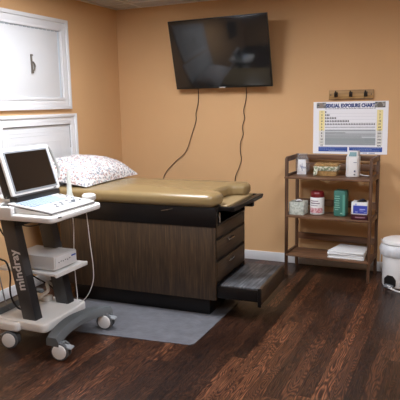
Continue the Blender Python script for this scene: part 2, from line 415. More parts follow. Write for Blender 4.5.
def cord(name, P, r, m, label, cat='cord', n=8, group=None, par=None):
    o = MB().tube(smoothpath(P, n), r, 7).build(name, m, par)
    if par is None: tag(o, label, cat, group)
    else: o['label'] = label
    return o
cord('cord', [(.92, -.10, 1.72), (.893, -.014, 1.62), (.888, -.012, 1.50), (.862, -.011, 1.40), (.862, -.011, 1.33), (.815, -.011, 1.20), (.745, -.011, 1.03), (.62, -.011, .92), (.50, -.011, .79), (.45, -.011, .60)], .0034, M_cord, 'black cord curving down to the left below the television', par=tv)
cord('cord', [(1.40, -.10, 1.72), (1.38, -.014, 1.62), (1.376, -.011, 1.52), (1.352, -.011, 1.42), (1.362, -.011, 1.35), (1.338, -.011, 1.27), (1.346, -.011, 1.20), (1.318, -.011, 1.12), (1.316, -.011, 1.04), (1.326, -.011, .96), (1.30, -.011, .88), (1.262, -.011, .78), (1.26, -.011, .60)], .0034, M_cord, 'black wavy cord hanging straight down below the middle of the television', par=tv)

# ------------------------------------------------------------------ exam table
X1, YF, YB, XL = 1.712, -1.577, -.93, .43
tb = thing('examination_table', (X1, YF, 0), 'brown wood panelled examination table with tan vinyl cushion against the back wall', 'examination table', rz=.03)
INV = Matrix.Translation((X1, YF, 0)) @ Matrix.Rotation(.03, 4, 'Z') @ Matrix.Translation((-X1, -YF, 0))
def tpart(mb, name, m, par=None, **k): return mb.build(name, m, par or tb, M=INV, **k)
tpart(MB().span((XL+.06, YF+.06, .0), (X1-.075, YB-.03, .14), .004), 'toe_base', M_blackm)
cb = MB()
cb.span((XL, YF, .133), (X1-.022, YB, .655), .003)           # body
tpart(cb, 'cabinet', M_lam)
tpart(MB().span((X1-.03, YF+.0, .133), (X1-.004, YF+.022, .655), .002), 'end_stile', M_lam)
tpart(MB().span((X1-.03, YB-.016, .133), (X1-.004, YB, .655), .002), 'end_stile', M_lam)
fd = MB(); fd.span((X1-.03, YF+.022, .235), (X1-.012, YB-.016, .655)); tpart(fd, 'recess', M_blackm)
for zz0, zz1, nm in ((.577, .653, 'end_panel'), (.425, .553, 'drawer'), (.262, .396, 'drawer')):
    d = tpart(MB().span((X1-.014, YF+.024, zz0), (X1+.002, YB-.018, zz1), .002), nm, M_lame)
    if nm == 'drawer':
        hb = MB(); yc = (YF+YB)/2-.05
        hb.span((X1+.002, yc-.055, zz1-.027), (X1+.022, yc+.055, zz1-.020), .002); hb.span((X1+.016, yc-.055, zz1-.036), (X1+.022, yc+.055, zz1-.020), .002)
        tpart(hb, 'handle', M_chrome, d)
# black upper housing with an opening at the foot end
uh = MB()
uh.span((XL-.01, YF-.004, .655), (X1, YF+.02, .785), .002); uh.span((XL-.01, YB-.02, .655), (X1, YB, .785), .002)
uh.span((XL-.01, YF, .655), (X1, YB, .668), .002); uh.span((XL-.01, YF, .765), (X1, YB, .792), .002)
uh.span((X1-.30, YF, .655), (X1-.28, YB, .785)); uh.span((XL-.01, YF, .655), (XL+.01, YB, .785))
uh.span((X1-.012, YF, .655), (X1+.004, YF+.035, .785), .001)
tpart(uh, 'upper_housing', M_blackm)
tpart(MB().tube([(X1+.004, YF+.075, .678), (X1+.004, YF+.075, .745)], .005).tube([(X1-.05, YF+.075, .745), (X1+.004, YF+.075, .745)], .005), 'stirrup_bar', M_chrome)
tpart(MB().tube([(1.31, YF-.012, .755), (1.36, YF-.012, .765), (1.40, YF-.012, .773)], .0015).box((1.355, YF-.006, .763), (.006, .01, .006)), 'release_lever', M_chrome)
# cushion with notched foot end
yn = -1.235
out = rbox([(.10, -1.595), (1.705, -1.595), (1.72, -1.40), (1.62, -1.36), (1.64, yn+.165), (1.755, yn+.20), (1.76, -.865), (.10, -.865)],
           [.05, .06, .08, .10, .07, .05, .08, .05], 8)
cu = MB().prism(out, .788, .880, .036, 6)
tpart(cu, 'cushion', M_vinyl)
# lower foot cushion in its black tray
tr = MB()
tr.span((1.40, -1.50, .760), (1.825, -1.478, .787), .003); tr.span((1.40, -.885, .760), (1.835, -.863, .787), .003)
tr.hexa([(1.79, -1.50, .755), (1.822, -1.50, .755), (1.836, -.863, .755), (1.80, -.863, .755), (1.79, -1.50, .789), (1.828, -1.50, .789), (1.842, -.863, .789), (1.80, -.863, .789)], .003)
tr.span((1.40, -1.49, .757), (1.82, -.87, .768), .002); tr.span((1.72, -.98, .70), (1.79, -.93, .76), .003)
tpart(tr, 'foot_tray', M_blackm)
tpart(MB().prism(rbox(rect(1.42, -1.468, 1.770, -.89), .02), .768, .795, .008, 3), 'foot_cushion', M_vinyl2)
# pull out step
st = MB()
st.span((1.42, YF+.02, .150), (2.02, YF+.036, .232), .002); st.span((1.42, YB-.036, .150), (2.02, YB-.02, .232), .002)
st.span((1.42, YF+.03, .205), (2.02, YB-.03, .232), .002)
stp = tpart(st, 'step', M_blackm)
tpart(MB().prism(rbox(rect(1.735, YF+.025, 2.018, YB-.022), .01), .232, .246, .004, 2), 'tread', rubber_mat(), stp)
tpart(MB().span((2.012, YF+.012, .138), (2.035, YB-.012, .250), .003), 'front_board', M_lame, stp)
tpart(MB().span((2.008, YF+.004, .120), (2.032, YF+.02, .252), .003), 'corner_bracket', M_blackm, stp)

# pillow
def pillow():
    bm = bmesh.new(); N = 44; Wp, Lp, Th = .30, .41, .155
    lay = {}
    for s in (1, -1):
        for i in range(N+1):
            for j in range(N+1):
                u = -1+2*i/N; v = -1+2*j/N
                if s == -1 and (i in (0, N) or j in (0, N)): lay[s, i, j] = lay[1, i, j]; continue
                e = max(0, (1-abs(u)**2.4))*max(0, (1-abs(v)**2.8)); h = Th*e**.5
                pin = 1-.045*(1-abs(v)**2)*abs(u)**2; pin2 = 1-.045*(1-abs(u)**2)*abs(v)**2
                x = u*Wp*pin; y = v*Lp*pin2
                nz = noise.noise(Vector((x*9, y*9, s*3)))*.010*min(1, e*4)+noise.noise(Vector((x*22, y*5+3, s)))*.004*min(1, e*4)
                z = s*h*(1.0 if s > 0 else .10)+nz*(1 if s > 0 else .3)
                lay[s, i, j] = bm.verts.new((x, y, z))
    for s in (1, -1):
        for i in range(N):
            for j in range(N):
                q = [lay[s, i, j], lay[s, i+1, j], lay[s, i+1, j+1], lay[s, i, j+1]]
                bm.faces.new(q if s > 0 else q[::-1])
    bmesh.ops.recalc_face_normals(bm, faces=bm.faces[:])
    m = MB(); m.bm.free(); m.bm = bm
    R = Matrix.Translation((.345, -1.165, .925)) @ Euler((.0, math.radians(7), math.radians(2))).to_matrix().to_4x4()
    return m.build('pillow', floral_mat(), M=R)
tag(pillow(), 'white pillow with small floral print on the tan exam table cushion', 'pillow')

# floor mat
fm = MB().prism(rbox([(.62, -2.16), (1.745, -2.045), (1.735, -.75), (.60, -.75)], [.03, .05, .03, .03], 6), .0005, .004, .001, 1)
tag(fm.build('floor_mat', mat('grey vinyl mat', '#67686C', .36, bump=.15, bscale=40, mottle=.22, mscale=14)), 'grey vinyl floor mat under the examination table and cart', 'floor mat')

# ------------------------------------------------------------------ ultrasound cart
YC = -2.255
ct = thing('ultrasound_cart', (.8, YC, 0), 'white and grey wheeled ultrasound cart with two leaning dark columns', 'cart')
def xc(z): return .797-(z-.18)*.195      # column centre leans back with height
for sy, nm in ((-1, 'near'), (1, 'far')):
    ya, yb = (YC-.178, YC-.108) if sy < 0 else (YC+.150, YC+.220)
    c = MB(); z0, z1 = .165, .845; hw = .050
    c.hexa([(xc(z0)-hw, ya, z0), (xc(z0)+hw, ya, z0), (xc(z0)+hw, yb, z0), (xc(z0)-hw, yb, z0), (xc(z1)-hw-.004, ya, z1), (xc(z1)+hw+.004, ya, z1), (xc(z1)+hw+.004, yb, z1), (xc(z1)-hw-.004, yb, z1)], .006)
    col = c.build('column', M_darkg, ct)
    f = MB(); f.hexa([(xc(z0)+hw-.002, ya+.004, z0), (xc(z0)+hw+.003, ya+.004, z0), (xc(z0)+hw+.003, yb-.004, z0), (xc(z0)+hw-.002, yb-.004, z0), (xc(z1)+hw, ya+.004, z1-.03), (xc(z1)+hw+.006, ya+.004, z1-.03), (xc(z1)+hw+.006, yb-.004, z1-.03), (xc(z1)+hw, yb-.004, z1-.03)], .001)
    f.build('face_strip', M_darkg2, col)
    if sy < 0:
        up = Vector((xc(1)-xc(0), 0, 1)).normalized(); lf = Vector((-1, 0, xc(1)-xc(0))).normalized()
        zc_ = .492
        text('lettering', 'mindray', .086, M_txtg, frame(up, lf, (xc(zc_)+.003, ya-.0006, zc_)), col, width=.262, bold=.0022)
MB().span((.62, YC-.17, .765), (.75, YC+.21, .838), .01).build('column_brace', M_darkg2, ct)
# base tray
bt = MB().prism(rbox([(.50, YC-.215), (.955, YC-.215), (.945, YC-.02), (.925, YC+.27), (.50, YC+.24)], [.05, .05, .03, .06, .04]), .118, .176, .012, 3)
bt.prism(rbox(rect(.56, YC-.25, .76, YC-.18), .03), .112, .165, .012, 3); bt.prism(rbox(rect(.56, YC+.18, .76, YC+.25), .03), .112, .165, .012, 3)
bt.build('base_tray', M_offw, ct)
MB().prism(rbox(rect(.54, YC-.165, .885, YC+.18), .03), .170, .1745, .001, 1).build('tray_mat', mat('beige tray liner', '#B9ADA0', .7, mottle=.15), ct)
def barpath(xo, bulge):
    P = []; n = 14
    for i in range(n+1):
        t = -1+2*i/n; P.append((xo+bulge*(1-t*t), YC+t*.292, .118+.022*(1-t*t)))
    return P
fb = MB(); P = barpath(1.065, -.055)
def ribbon(mb, P, hw, hh, sgn=1):
    t = bmesh.new(); R = []
    for i, p in enumerate(P):
        k = abs(-1+2*i/(len(P)-1)); w_ = hw*(1.0-.12*k)
        x, y, z = p
        prof = [(-w_, -hh), (w_, -hh), (w_, hh*.1), (w_*.62, hh), (-w_*.8, hh), (-w_, hh*.5)]
        R.append([t.verts.new((x+a*sgn, y, z+b)) for a, b in prof])
    for a, c in zip(R, R[1:]):
        for q in range(6): t.faces.new((a[q], a[(q+1) % 6], c[(q+1) % 6], c[q]))
    t.faces.new(R[0][::-1]); t.faces.new(R[-1]); bmesh.ops.recalc_face_normals(t, faces=t.faces[:])
    return mb._merge(t)
ribbon(fb, P, .050, .026).build('front_bar', M_grey, ct)
ribbon(MB(), [(a, b, c+.062) for a, b, c in barpath(.50, .03)], .04, .020, -1).build('rear_bar', M_grey, ct)
def caster(x, y, rz, ang):
    c = MB(); R = .056
    MX = Matrix.Translation((x, y, R+.001)) @ Matrix.Rotation(rz, 4, 'Z') @ Matrix.Rotation(PI/2, 4, 'X')
    for s in (-1, 1):
        c.lathe([(0, s*.010), (R-.006, s*.010), (R, s*.014), (R, s*.027), (R-.005, s*.031), (R-.014, s*.031), (0, s*.031)], 28)
    o = c.build('caster', M_tyre, ct, M=MX)
    h = MB()
    for s in (-1, 1): h.lathe([(0, s*.028), (R-.010, s*.028), (R-.011, s*.034), (R-.018, s*.037), (0, s*.038)], 28)
    h.build('hub_cap', M_white, o, M=MX)
    f = MB(); f.box((0, 0, .095), (.045, .03, .035), .008); f.box((-.01, 0, .07), (.03, .016, .05), .004)
    f.build('fork', M_grey, o, M=Matrix.Translation((x, y, 0)) @ Matrix.Rotation(rz, 4, 'Z'))
    b = MB(); b.hexa([(.01, -.026, .082), (.075, -.026, .074), (.075, .026, .074), (.01, .026, .082), (.01, -.02, .100), (.07, -.024, .084), (.07, .024, .084), (.01, .02, .100)], .003)
    b.build('brake_pedal', mat('pedal grey', '#8A8E90', .45), o, M=Matrix.Translation((x, y, 0)) @ Matrix.Rotation(rz+ang, 4, 'Z'))
    return o
caster(1.098, -2.508, .2, 0); caster(1.079, -2.005, .15, 0); caster(.69, -2.485, .22, 2.9); caster(.66, -2.0, .3, 2.9)
# mid shelf
ms = MB().prism(rbox([(.46, YC-.075), (.945, YC-.075), (.95, YC+.255), (.50, YC+.255)], [.02, .03, .02, .02]), .440, .458, .004, 2)
ms.span((.46, YC-.085, .444), (.95, YC-.072, .462), .004); ms.span((.94, YC-.08, .434), (.956, YC+.25, .462), .005)
ms.build('middle_shelf', M_white, ct)
# top deck
dk = MB().prism(rbox([(.50, YC-.30), (1.128, YC-.30), (1.105, YC+.250), (.50, YC+.24)], [.03, .045, .07, .03], 8), .834, .872, .012, 4)
dk.prism(rbox(rect(.44, YC-.295, .70, YC+.235), .03), .870, .922, .010, 3).prism(rbox(rect(.60, YC-.302, .835, YC-.268), .01), .850, .915, .006, 3)
dk.build('top_deck', M_white, ct)
MB().box((1.127, YC-.23, .862), (.006, .03, .008), .002).build('deck_logo', M_grey, ct)
# probe holders on the far side of the deck
ph = MB().lathe([(.0, .862), (.040, .862), (.047, .872), (.047, .895), (.034, .905), (.0, .903)], 24, M=Matrix.Translation((.945, -1.938, .004)))
ph.box((.95, -2.01, .868), (.03, .09, .014), .004)
MB().box((.80, -1.99, .858), (.04, .09, .014), .004).build('holder_bracket', M_offw, ct)
ph.build('probe_holder', M_offw, ct)
pw = MB().tube([(.80, -1.955, .845), (.80, -1.955, .885), (.80, -1.955, .91), (.80, -1.955, 1.05), (.80, -1.955, 1.062)], [.028, .027, .018, .012, .008], 14)
pw.build('gel_wand_holder', mat('pale grey green plastic', '#C4C8C0', .4), ct)

# ------------------------------------------------------------------ ultrasound machine (laptop style) on the deck
um = thing('ultrasound_machine', (.93, YC, .885), 'white portable ultrasound machine with dark open screen on top of the cart', 'ultrasound machine')
ya, yb = YC-.262, YC+.172
xf, xb, zf, zb = 1.098, .775, .896, .930
bd = MB(); bd.hexa([(xf, ya, .873), (xf-.005, yb, .873), (xb, yb, .873), (xb, ya, .873), (xf, ya, zf-.014), (xf-.005, yb, zf-.014), (xb, yb, zb-.012), (xb, ya, zb-.012)], .004)
bd.build('body', M_offw, um)
MB().hexa([(xf+.003, ya-.003, zf-.015), (xf-.002, yb+.003, zf-.015), (xb, yb+.003, zb-.013), (xb, ya-.003, zb-.013), (xf+.003, ya-.003, zf-.010), (xf-.002, yb+.003, zf-.010), (xb, yb+.003, zb-.008), (xb, ya-.003, zb-.008)], .001).build('rim', M_darkg, um)
MB().hexa([(xf, ya, zf-.012), (xf-.005, yb, zf-.012), (xb, yb, zb-.010), (xb, ya, zb-.010), (xf-.003, ya+.003, zf), (xf-.008, yb-.003, zf), (xb, yb-.003, zb), (xb, ya+.003, zb)], .003).build('control_panel', M_white, um)
def on(s, t, h=0):
    """s 0..1 near to far across, t 0..1 front to back"""
    x = (xf-.005*s)*(1-t)+xb*t; return Vector((x, ya+(yb-ya)*s, zf*(1-t)+zb*t+h))
PM = frame((0, 1, 0), (-(xf-xb), 0, zb-zf), (0, 0, 0))
kb = MB()
for r in range(5):
    for q in range(14):
        p = on(.07+q*.0535+.012*(r % 2), .50+r*.082, .002)
        kb.box((0, 0, 0), (.019, .020, .006), .0015, M=Matrix.Translation(p) @ PM)
kb.build('keyboard', mat('pale blue keys', '#A6B9D3', .5), um)
M_knob = mat('grey knobs', '#A9ADAF', .5); M_btn = mat('pale grey buttons', '#BEC1C2', .5)
for (s, t, r_) in ((.30, .18, .011), (.37, .30, .009), (.45, .22, .010), (.52, .33, .012), (.60, .20, .012), (.66, .34, .010), (.80, .30, .010), (.88, .42, .013), (.86, .22, .010), (.92, .60, .011), (.92, .75, .011)):
    MB().lathe([(0, 0), (r_, 0), (r_, .006), (r_*.8, .009), (0, .009)], 14, M=Matrix.Translation(on(s, t)) @ PM).build('control_knob', M_knob, um)
for (s, t) in ((.10, .12), (.16, .12), (.22, .12), (.10, .24), (.16, .24), (.22, .24), (.10, .36), (.16, .36), (.22, .36), (.30, .40), (.40, .42), (.75, .12), (.81, .12), (.87, .12), (.58, .43), (.70, .44)):
    MB().box((0, 0, .002), (.014, .010, .004), .001, M=Matrix.Translation(on(s, t)) @ PM).build('button', M_btn, um)
MB().lathe([(0, .012), (.008, .011), (.014, .006), (.017, 0), (.019, 0), (.0, -.001)], 20, M=Matrix.Translation(on(.72, .25)) @ PM).build('trackball', mat('trackball grey', '#5A6066', .3), um)
MB().span((xb-.03, YC-.215, .926), (xb+.035, YC+.19, .962), .008).build('hinge', M_blk, um)
# screen lid
SW, SH, ST = .45, .302, -.298
sc_ = (.716, YC+.018, 1.097)
ez = Vector((math.sin(ST), 0, math.cos(ST))); ex = Vector((0, 1, 0)); ey = ez.cross(ex)
SM = Matrix.Identity(4)
for i in range(3): SM[i][0] = ex[i]; SM[i][1] = ey[i]; SM[i][2] = ez[i]; SM[i][3] = sc_[i]
ld = MB()
RO = Matrix(((1, 0, 0, 0), (0, 0, -1, 0), (0, 1, 0, 0), (0, 0, 0, 1)))   # xy prism to x,z plane
out = rbox(rect(-SW/2, -SH/2, SW/2, SH/2), .02)
ld.prism(out, -.006, .012, .005, 3, M=RO)
lid = ld.build('lid', M_white, um, M=SM)
MB().prism(rbox(rect(-SW/2+.025, -SH/2+.018, SW/2-.022, SH/2-.022), .006), .011, .0145, .001, 1, M=RO).build('bezel', mat('grey bezel', '#84888A', .4), lid, M=SM)
MB().prism(rbox(rect(-SW/2+.037, -SH/2+.031, SW/2-.034, SH/2-.033), .004), .0135, .0155, .0005, 1, M=RO).build('display', M_screen, lid, M=SM)
MB().box((SW/2-.055, -.0128, -SH/2+.010), (.025, .002, .006)).build('lid_logo', M_darkg, lid, M=SM)
bk = MB().prism(rbox(rect(-SW/2+.012, -SH/2+.005, SW/2-.03, SH/2-.07), .02), -.085, -.004, .02, 3, M=RO)
bk.build('rear_shell', M_darkg2, um, M=SM)
MB().tube(smoothpath([(.20, .025, .145), (.255, .02, .14), (.285, .02, .07), (.292, .02, -.05), (.22, .03, -.11)], 5), .009, 8).build('carry_handle', mat('handle grey', '#9A9C98', .45), um, M=SM)

# printer on middle shelf
pr_ = thing('thermal_printer', (.75, -2.15, .458), 'silver metal printer box on the middle shelf of the cart', 'printer')
MB().span((.585, -2.298, .466), (.912, -2.068, .556), .004).build('case', M_silver, pr_)
MB().span((.910, -2.290, .472), (.919, -2.075, .551), .003).build('front_panel', mat('pale grey front', '#D6D6D5', .4), pr_)
MB().span((.918, -2.13, .524), (.9205, -2.085, .533)).build('display_window', M_blue, pr_)
pb = MB()
for q in range(6): pb.box((.921, -2.26+q*.022, .514+.004*(q % 2)), (.004, .008, .006), .001)
pb.build('button_row', M_grey, pr_)
for a in (.62, .88):
    for b in (-2.255, -2.085): MB().lathe([(0, .4592), (.01, .4592), (.01, .466), (0, .466)], 10, M=Matrix.Translation((a, b, 0))).build('foot', M_blk, pr_)
ad = tag(MB().span((.56, -2.13, .176), (.70, -2.07, .215), .008).build('power_adapter', M_offw), 'white power adapter lying on the base tray of the cart', 'power adapter')
cl = MB().tube(smoothpath([(.60, -2.20, .182), (.66, -2.14, .225), (.70, -2.12, .26), (.66, -2.08, .30), (.70, -2.04, .25), (.76, -2.05, .19), (.70, -2.01, .185)], 6), .012, 8).build('cable_bundle', M_offw, ct)
# cables
cord('probe_cable', [(.86, -2.04, .845), (.851, -2.0, .72), (.841, -2.0, .455), (.845, -2.0, .30), (.85, -2.0, .20), (.86, -2.02, .18)], .0030, M_wcord, 'white cable hanging from the deck beside the far column', par=ct)
cord('probe_cable', [(.975, -2.03, .845), (.98, -2.02, .76), (.995, -2.02, .578), (1.008, -2.02, .442), (1.004, -2.02, .338), (.968, -2.02, .249), (.925, -2.03, .19), (.90, -2.05, .182)], .0030, M_wcord, 'white cable hanging from the right corner of the deck down to the base', par=ct)
cord('power_cable', [(.50, -2.36, .84), (.53, -2.36, .76), (.577, -2.355, .68), (.62, -2.33, .66)], .005, M_cord, 'black cable behind the lettered cart column near the deck', par=ct)
cord('power_cable', [(.44, -2.36, .56), (.528, -2.36, .525), (.576, -2.36, .51), (.600, -2.36, .45), (.602, -2.36, .40), (.592, -2.36, .324), (.605, -2.36, .26), (.64, -2.35, .205), (.70, -2.33, .184)], .006, M_cord, 'black cable looping down left of the lettered cart column', par=ct)
cord('power_cable', [(.56, -2.20, .60), (.50, -2.20, .56), (.50, -2.16, .42), (.60, -2.12, .34), (.70, -2.08, .27), (.72, -2.05, .19)], .005, M_cord, 'black cable running under the middle shelf of the cart', par=ct)
cord('power_cable', [(.66, -2.38, .79), (.70, -2.30, .745), (.73, -2.22, .735), (.74, -2.14, .75), (.70, -2.08, .79)], .004, M_cord, 'thin black cable sagging between the two cart columns', par=ct)
cord('power_cable', [(.46, -2.37, .84), (.47, -2.37, .60), (.514, -2.36, .396), (.542, -2.36, .25), (.57, -2.35, .185)], .004, M_gcord, 'thin grey cable hanging at the left side of the cart', par=ct)

# ------------------------------------------------------------------ folding bookcase
sx1, sx2, sy1, sy2, sh = 1.846, 2.578, -.395, -.085, 1.035
bc = thing('bookcase', ((sx1+sx2)/2, (sy1+sy2)/2, 0), 'brown open three tier wooden bookcase against the back wall', 'bookcase')
pt_ = .025
BI = Matrix.Translation((2.585, -.405, 0)) @ Matrix.Rotation(-.06, 4, 'Z') @ Matrix.Translation((-2.582, .395, 0))
for xa, xb_ in ((sx1, sx1+pt_), (sx2-pt_, sx2)):
    s = MB()
    s.hexa([(xa, sy1, 0), (xb_, sy1, 0), (xb_, sy1+.024, 0), (xa, sy1+.024, 0), (xa, sy1, sh-.02), (xb_, sy1, sh-.02), (xb_, sy1+.024, sh-.008), (xa, sy1+.024, sh-.008)], .002)
    s.span((xa, sy2-.024, 0), (xb_, sy2, sh), .002)
    for zz in (sh-.045, .84, .50, .155):
        s.span((xa+.003, sy1+.022, zz), (xb_-.003, sy2-.022, zz+.042), .002)
    s.build('side_frame', M_shelfv, bc, M=BI)
for zz in (.862, .527, .182):
    MB().span((sx1-.004 if zz > .8 else sx1+pt_*.5, sy1-.006, zz-.018), (sx2-.018 if zz > .8 else sx2-pt_*.5, sy2-.03, zz), .003).build('shelf', M_shelfw, bc, M=BI)
for zz in (.925, .602, .288):
    MB().span((sx1+pt_, sy2-.022, zz-.028), (sx2-pt_, sy2-.006, zz+.030), .002).build('back_rail', M_shelfw, bc, M=BI)
MB().span((sx1+pt_, sy2-.022, .985), (sx2-pt_, sy2-.006, 1.030), .002).build('top_rail', M_shelfw, bc, M=BI)

ZT, ZM, ZB = .862, .527, .182
# card in a clear bag
cdm = thing('bagged_card', (1.945, -.17, ZT), 'white handwritten card in a clear plastic bag at the left of the top shelf', 'card')
MB().hexa([(1.912, -.195, ZT+.001), (1.990, -.180, ZT+.001), (1.990, -.172, ZT+.001), (1.912, -.187, ZT+.001), (1.914, -.165, ZT+.128), (1.978, -.152, ZT+.128), (1.978, -.147, ZT+.128), (1.914, -.160, ZT+.128)], .001).build('card', M_paper, cdm)
wr = MB()
for P in ([(1.935, .085), (1.938, .06), (1.946, .075), (1.950, .05)], [(1.95, .095), (1.953, .045), (1.956, .03)], [(1.958, .07), (1.962, .05), (1.967, .072), (1.970, .052)], [(1.972, .062), (1.978, .052), (1.982, .066)]):
    wr.tube([(x, -.1955+.235*z+(x-1.912)*.19, ZT+z) for x, z in P], .0024, 5)
wr.build('handwriting', mat('blue ink', '#3A4F86', .6), cdm)
clear = mat('clear plastic film', '#F2F5F6', .12, alpha=.13, bump=.6, bscale=35)
bgm = MB()
bgm.lathe([(.038, 0.0), (.052, .02), (.052, .10), (.048, .14), (.036, .16), (.042, .175), (.044, .182)], 30, M=Matrix.Translation((1.948, -.150, ZT+.002)), wob=lambda t, z: .14*math.sin(t*2*PI*5+z*60)+.08*math.sin(t*2*PI*11))
bgm.build('clear_bag', clear, cdm)

# wicker basket with patterned liner
bs = thing('wicker_basket', (2.18, -.20, ZT), 'small wicker basket with leaf patterned liner on the top shelf', 'basket')
wick = mat('wicker', '#C09A60', .7, bump=1., bscale=120, mottle=.35, mscale=60)
def tap(z0, z1, a0, b0, a1, b1, cx, cy, bev=.006):
    return [(cx-a0, cy-b0, z0), (cx+a0, cy-b0, z0), (cx+a0, cy+b0, z0), (cx-a0, cy+b0, z0), (cx-a1, cy-b1, z1), (cx+a1, cy-b1, z1), (cx+a1, cy+b1, z1), (cx-a1, cy+b1, z1)]
MB().hexa(tap(ZT+.001, ZT+.085, .085, .05, .098, .066, 2.175, -.20), .006).build('basket_body', wick, bs)
ln = MB().hexa(tap(ZT+.042, ZT+.084, .096, .062, .104, .074, 2.175, -.20), .008)
ln.hexa([(2.072, -.275, ZT+.004), (2.105, -.275, ZT+.014), (2.105, -.262, ZT+.014), (2.072, -.262, ZT+.004), (2.083, -.278, ZT+.078), (2.12, -.278, ZT+.078), (2.12, -.262, ZT+.078), (2.083, -.262, ZT+.078)], .003)
ln.build('liner', speckle_mat('leaf patterned cloth', '#DAD9C6', '#7F8E70', 55, .46, .54), bs)
lw = MB()
for q in range(9): lw.tube([(2.088+q*.021, -.262, ZT+.090), (2.092+q*.021, -.20, ZT+.106), (2.088+q*.021, -.138, ZT+.090)], .008, 6)
for q in range(3): lw.tube([(2.08, -.25+q*.05, ZT+.097), (2.27, -.25+q*.05, ZT+.097)], .008, 6)
lw.build('basket_lid', wick, bs)

M_slate = mat('slate print', '#4B5A78', .5)
# white countertop device
dv = thing('white_device', (2.40, -.23, ZT), 'tall white boxy device with a small screen on the top shelf', 'device')
pts = rbox([(2.355, -.285), (2.385, -.315), (2.448, -.305), (2.462, -.285), (2.458, -.18), (2.345, -.18)], [.012, .015, .02, .01, .01, .01])
MB().prism(pts, ZT+.001, ZT+.170, .006, 3).hexa([(2.360, -.306, ZT+.165), (2.452, -.300, ZT+.165), (2.456, -.182, ZT+.165), (2.350, -.182, ZT+.165), (2.372, -.262, ZT+.214), (2.448, -.258, ZT+.214), (2.452, -.186, ZT+.214), (2.356, -.186, ZT+.214)], .005).build('housing', M_white, dv, M=Matrix.Translation((-.012, .04, .0)))
MB().hexa([(2.378, -.302, ZT+.174), (2.440, -.299, ZT+.174), (2.440, -.290, ZT+.174), (2.378, -.290, ZT+.174), (2.384, -.272, ZT+.206), (2.438, -.269, ZT+.206), (2.438, -.26, ZT+.206), (2.384, -.26, ZT+.206)], .001).build('screen', mat('grey green lcd', '#7FA0A4', .25), dv, M=Matrix.Translation((-.012, .04, .0)))
for A, B in (((2.425, -.3115, ZT+.045), (2.437, -.303, ZT+.058)), ((2.420, -.3115, ZT+.122), (2.446, -.303, ZT+.126))): MB().span(A, B).build('marking', M_slate, dv, M=Matrix.Translation((-.012, .04, .0)))
MB().lathe([(0, 0), (.006, 0), (.006, .004), (0, .004)], 12, M=Matrix.Translation((2.43, -.312, ZT+.024)) @ Matrix.Rotation(PI/2, 4, 'X')).build('button', M_grey, dv, M=Matrix.Translation((-.012, .04, .0)))
cord('device_cord', [(2.442, -.19, ZT+.018), (2.49, -.20, ZT+.010), (2.53, -.20, ZT+.009), (2.545, -.15, ZT+.009)], .005, M_offw, 'pale cord coming out of the white device on the top shelf')

# middle shelf
tx = thing('tissue_box', (1.955, -.28, ZM), 'pale grey green patterned tissue box at the left of the middle shelf', 'tissue box')
RZ = lambda a, x, y: Matrix.Translation((x, y, 0)) @ Matrix.Rotation(a, 4, 'Z')
MB().box((0, 0, ZM+.0555), (.130, .14, .110), .002).build('carton', speckle_mat('grey green print', '#C6CABF', '#A3AA9D', 45, .45, .6), tx, M=RZ(-.06, 1.948, -.262))
MB().prism([(.032*math.cos(a*PI/12), .05*math.sin(a*PI/12)) for a in range(24)], ZM+.1103, ZM+.1115).build('opening', mat('dark slot', '#4C4A46', .7), tx, M=RZ(-.06, 1.948, -.262))
MB().tube([(-.02, -.01, ZM+.11), (-.01, 0, ZM+.119), (.01, .005, ZM+.121), (.02, .01, ZM+.11)], .008, 6).build('tissue', M_paper, tx, M=RZ(-.06, 1.948, -.262))

jr = thing('wipes_canister', (2.115, -.24, ZM), 'white canister with dark red lid and red printed label on the middle shelf', 'canister')
JM = Matrix.Translation((2.104, -.235, ZM))
MB().lathe([(0, .001), (.054, .001), (.060, .006), (.060, .148), (.057, .153), (0, .153)], 36).build('canister_body', M_white, jr, M=JM)
MB().lathe([(0, .152), (.058, .152), (.059, .176), (.056, .194), (.046, .204), (.040, .206), (0, .207)], 36).build('lid', mat('dark red plastic', '#6E1A1E', .35), jr, M=JM)
def band(r, z0, z1, a0, a1, n=14):
    t = bmesh.new(); A = []
    for i in range(n+1):
        a = a0+(a1-a0)*i/n; A.append([t.verts.new((rr*math.cos(a), rr*math.sin(a), z)) for rr, z in ((r, z0), (r+.0012, z0), (r+.0012, z1), (r, z1))])
    for p, q in zip(A, A[1:]):
        for k in range(4): t.faces.new((p[k], p[(k+1) % 4], q[(k+1) % 4], q[k]))
    t.faces.new(A[0][::-1]); t.faces.new(A[-1]); bmesh.ops.recalc_face_normals(t, faces=t.faces[:])
    return t
lb = MB(); lb._merge(band(.060, .020, .062, -2.6, -.5)); lb.build('red_label_band', speckle_mat('mottled red print', '#DDB9BB', '#BC7479', 60, .4, .6), jr, M=JM)
M_grp = mat('grey red print', '#8C7F86', .5)
for (z, a0, a1, hh) in ((.118, -2.45, -1.2, .008), (.098, -2.45, -1.0, .010), (.080, -2.4, -1.3, .006), (.010, -2.3, -1.0, .003)):
    lb = MB(); lb._merge(band(.060, z, z+hh, a0, a1)); lb.build('printed_line', M_grp, jr, M=JM)

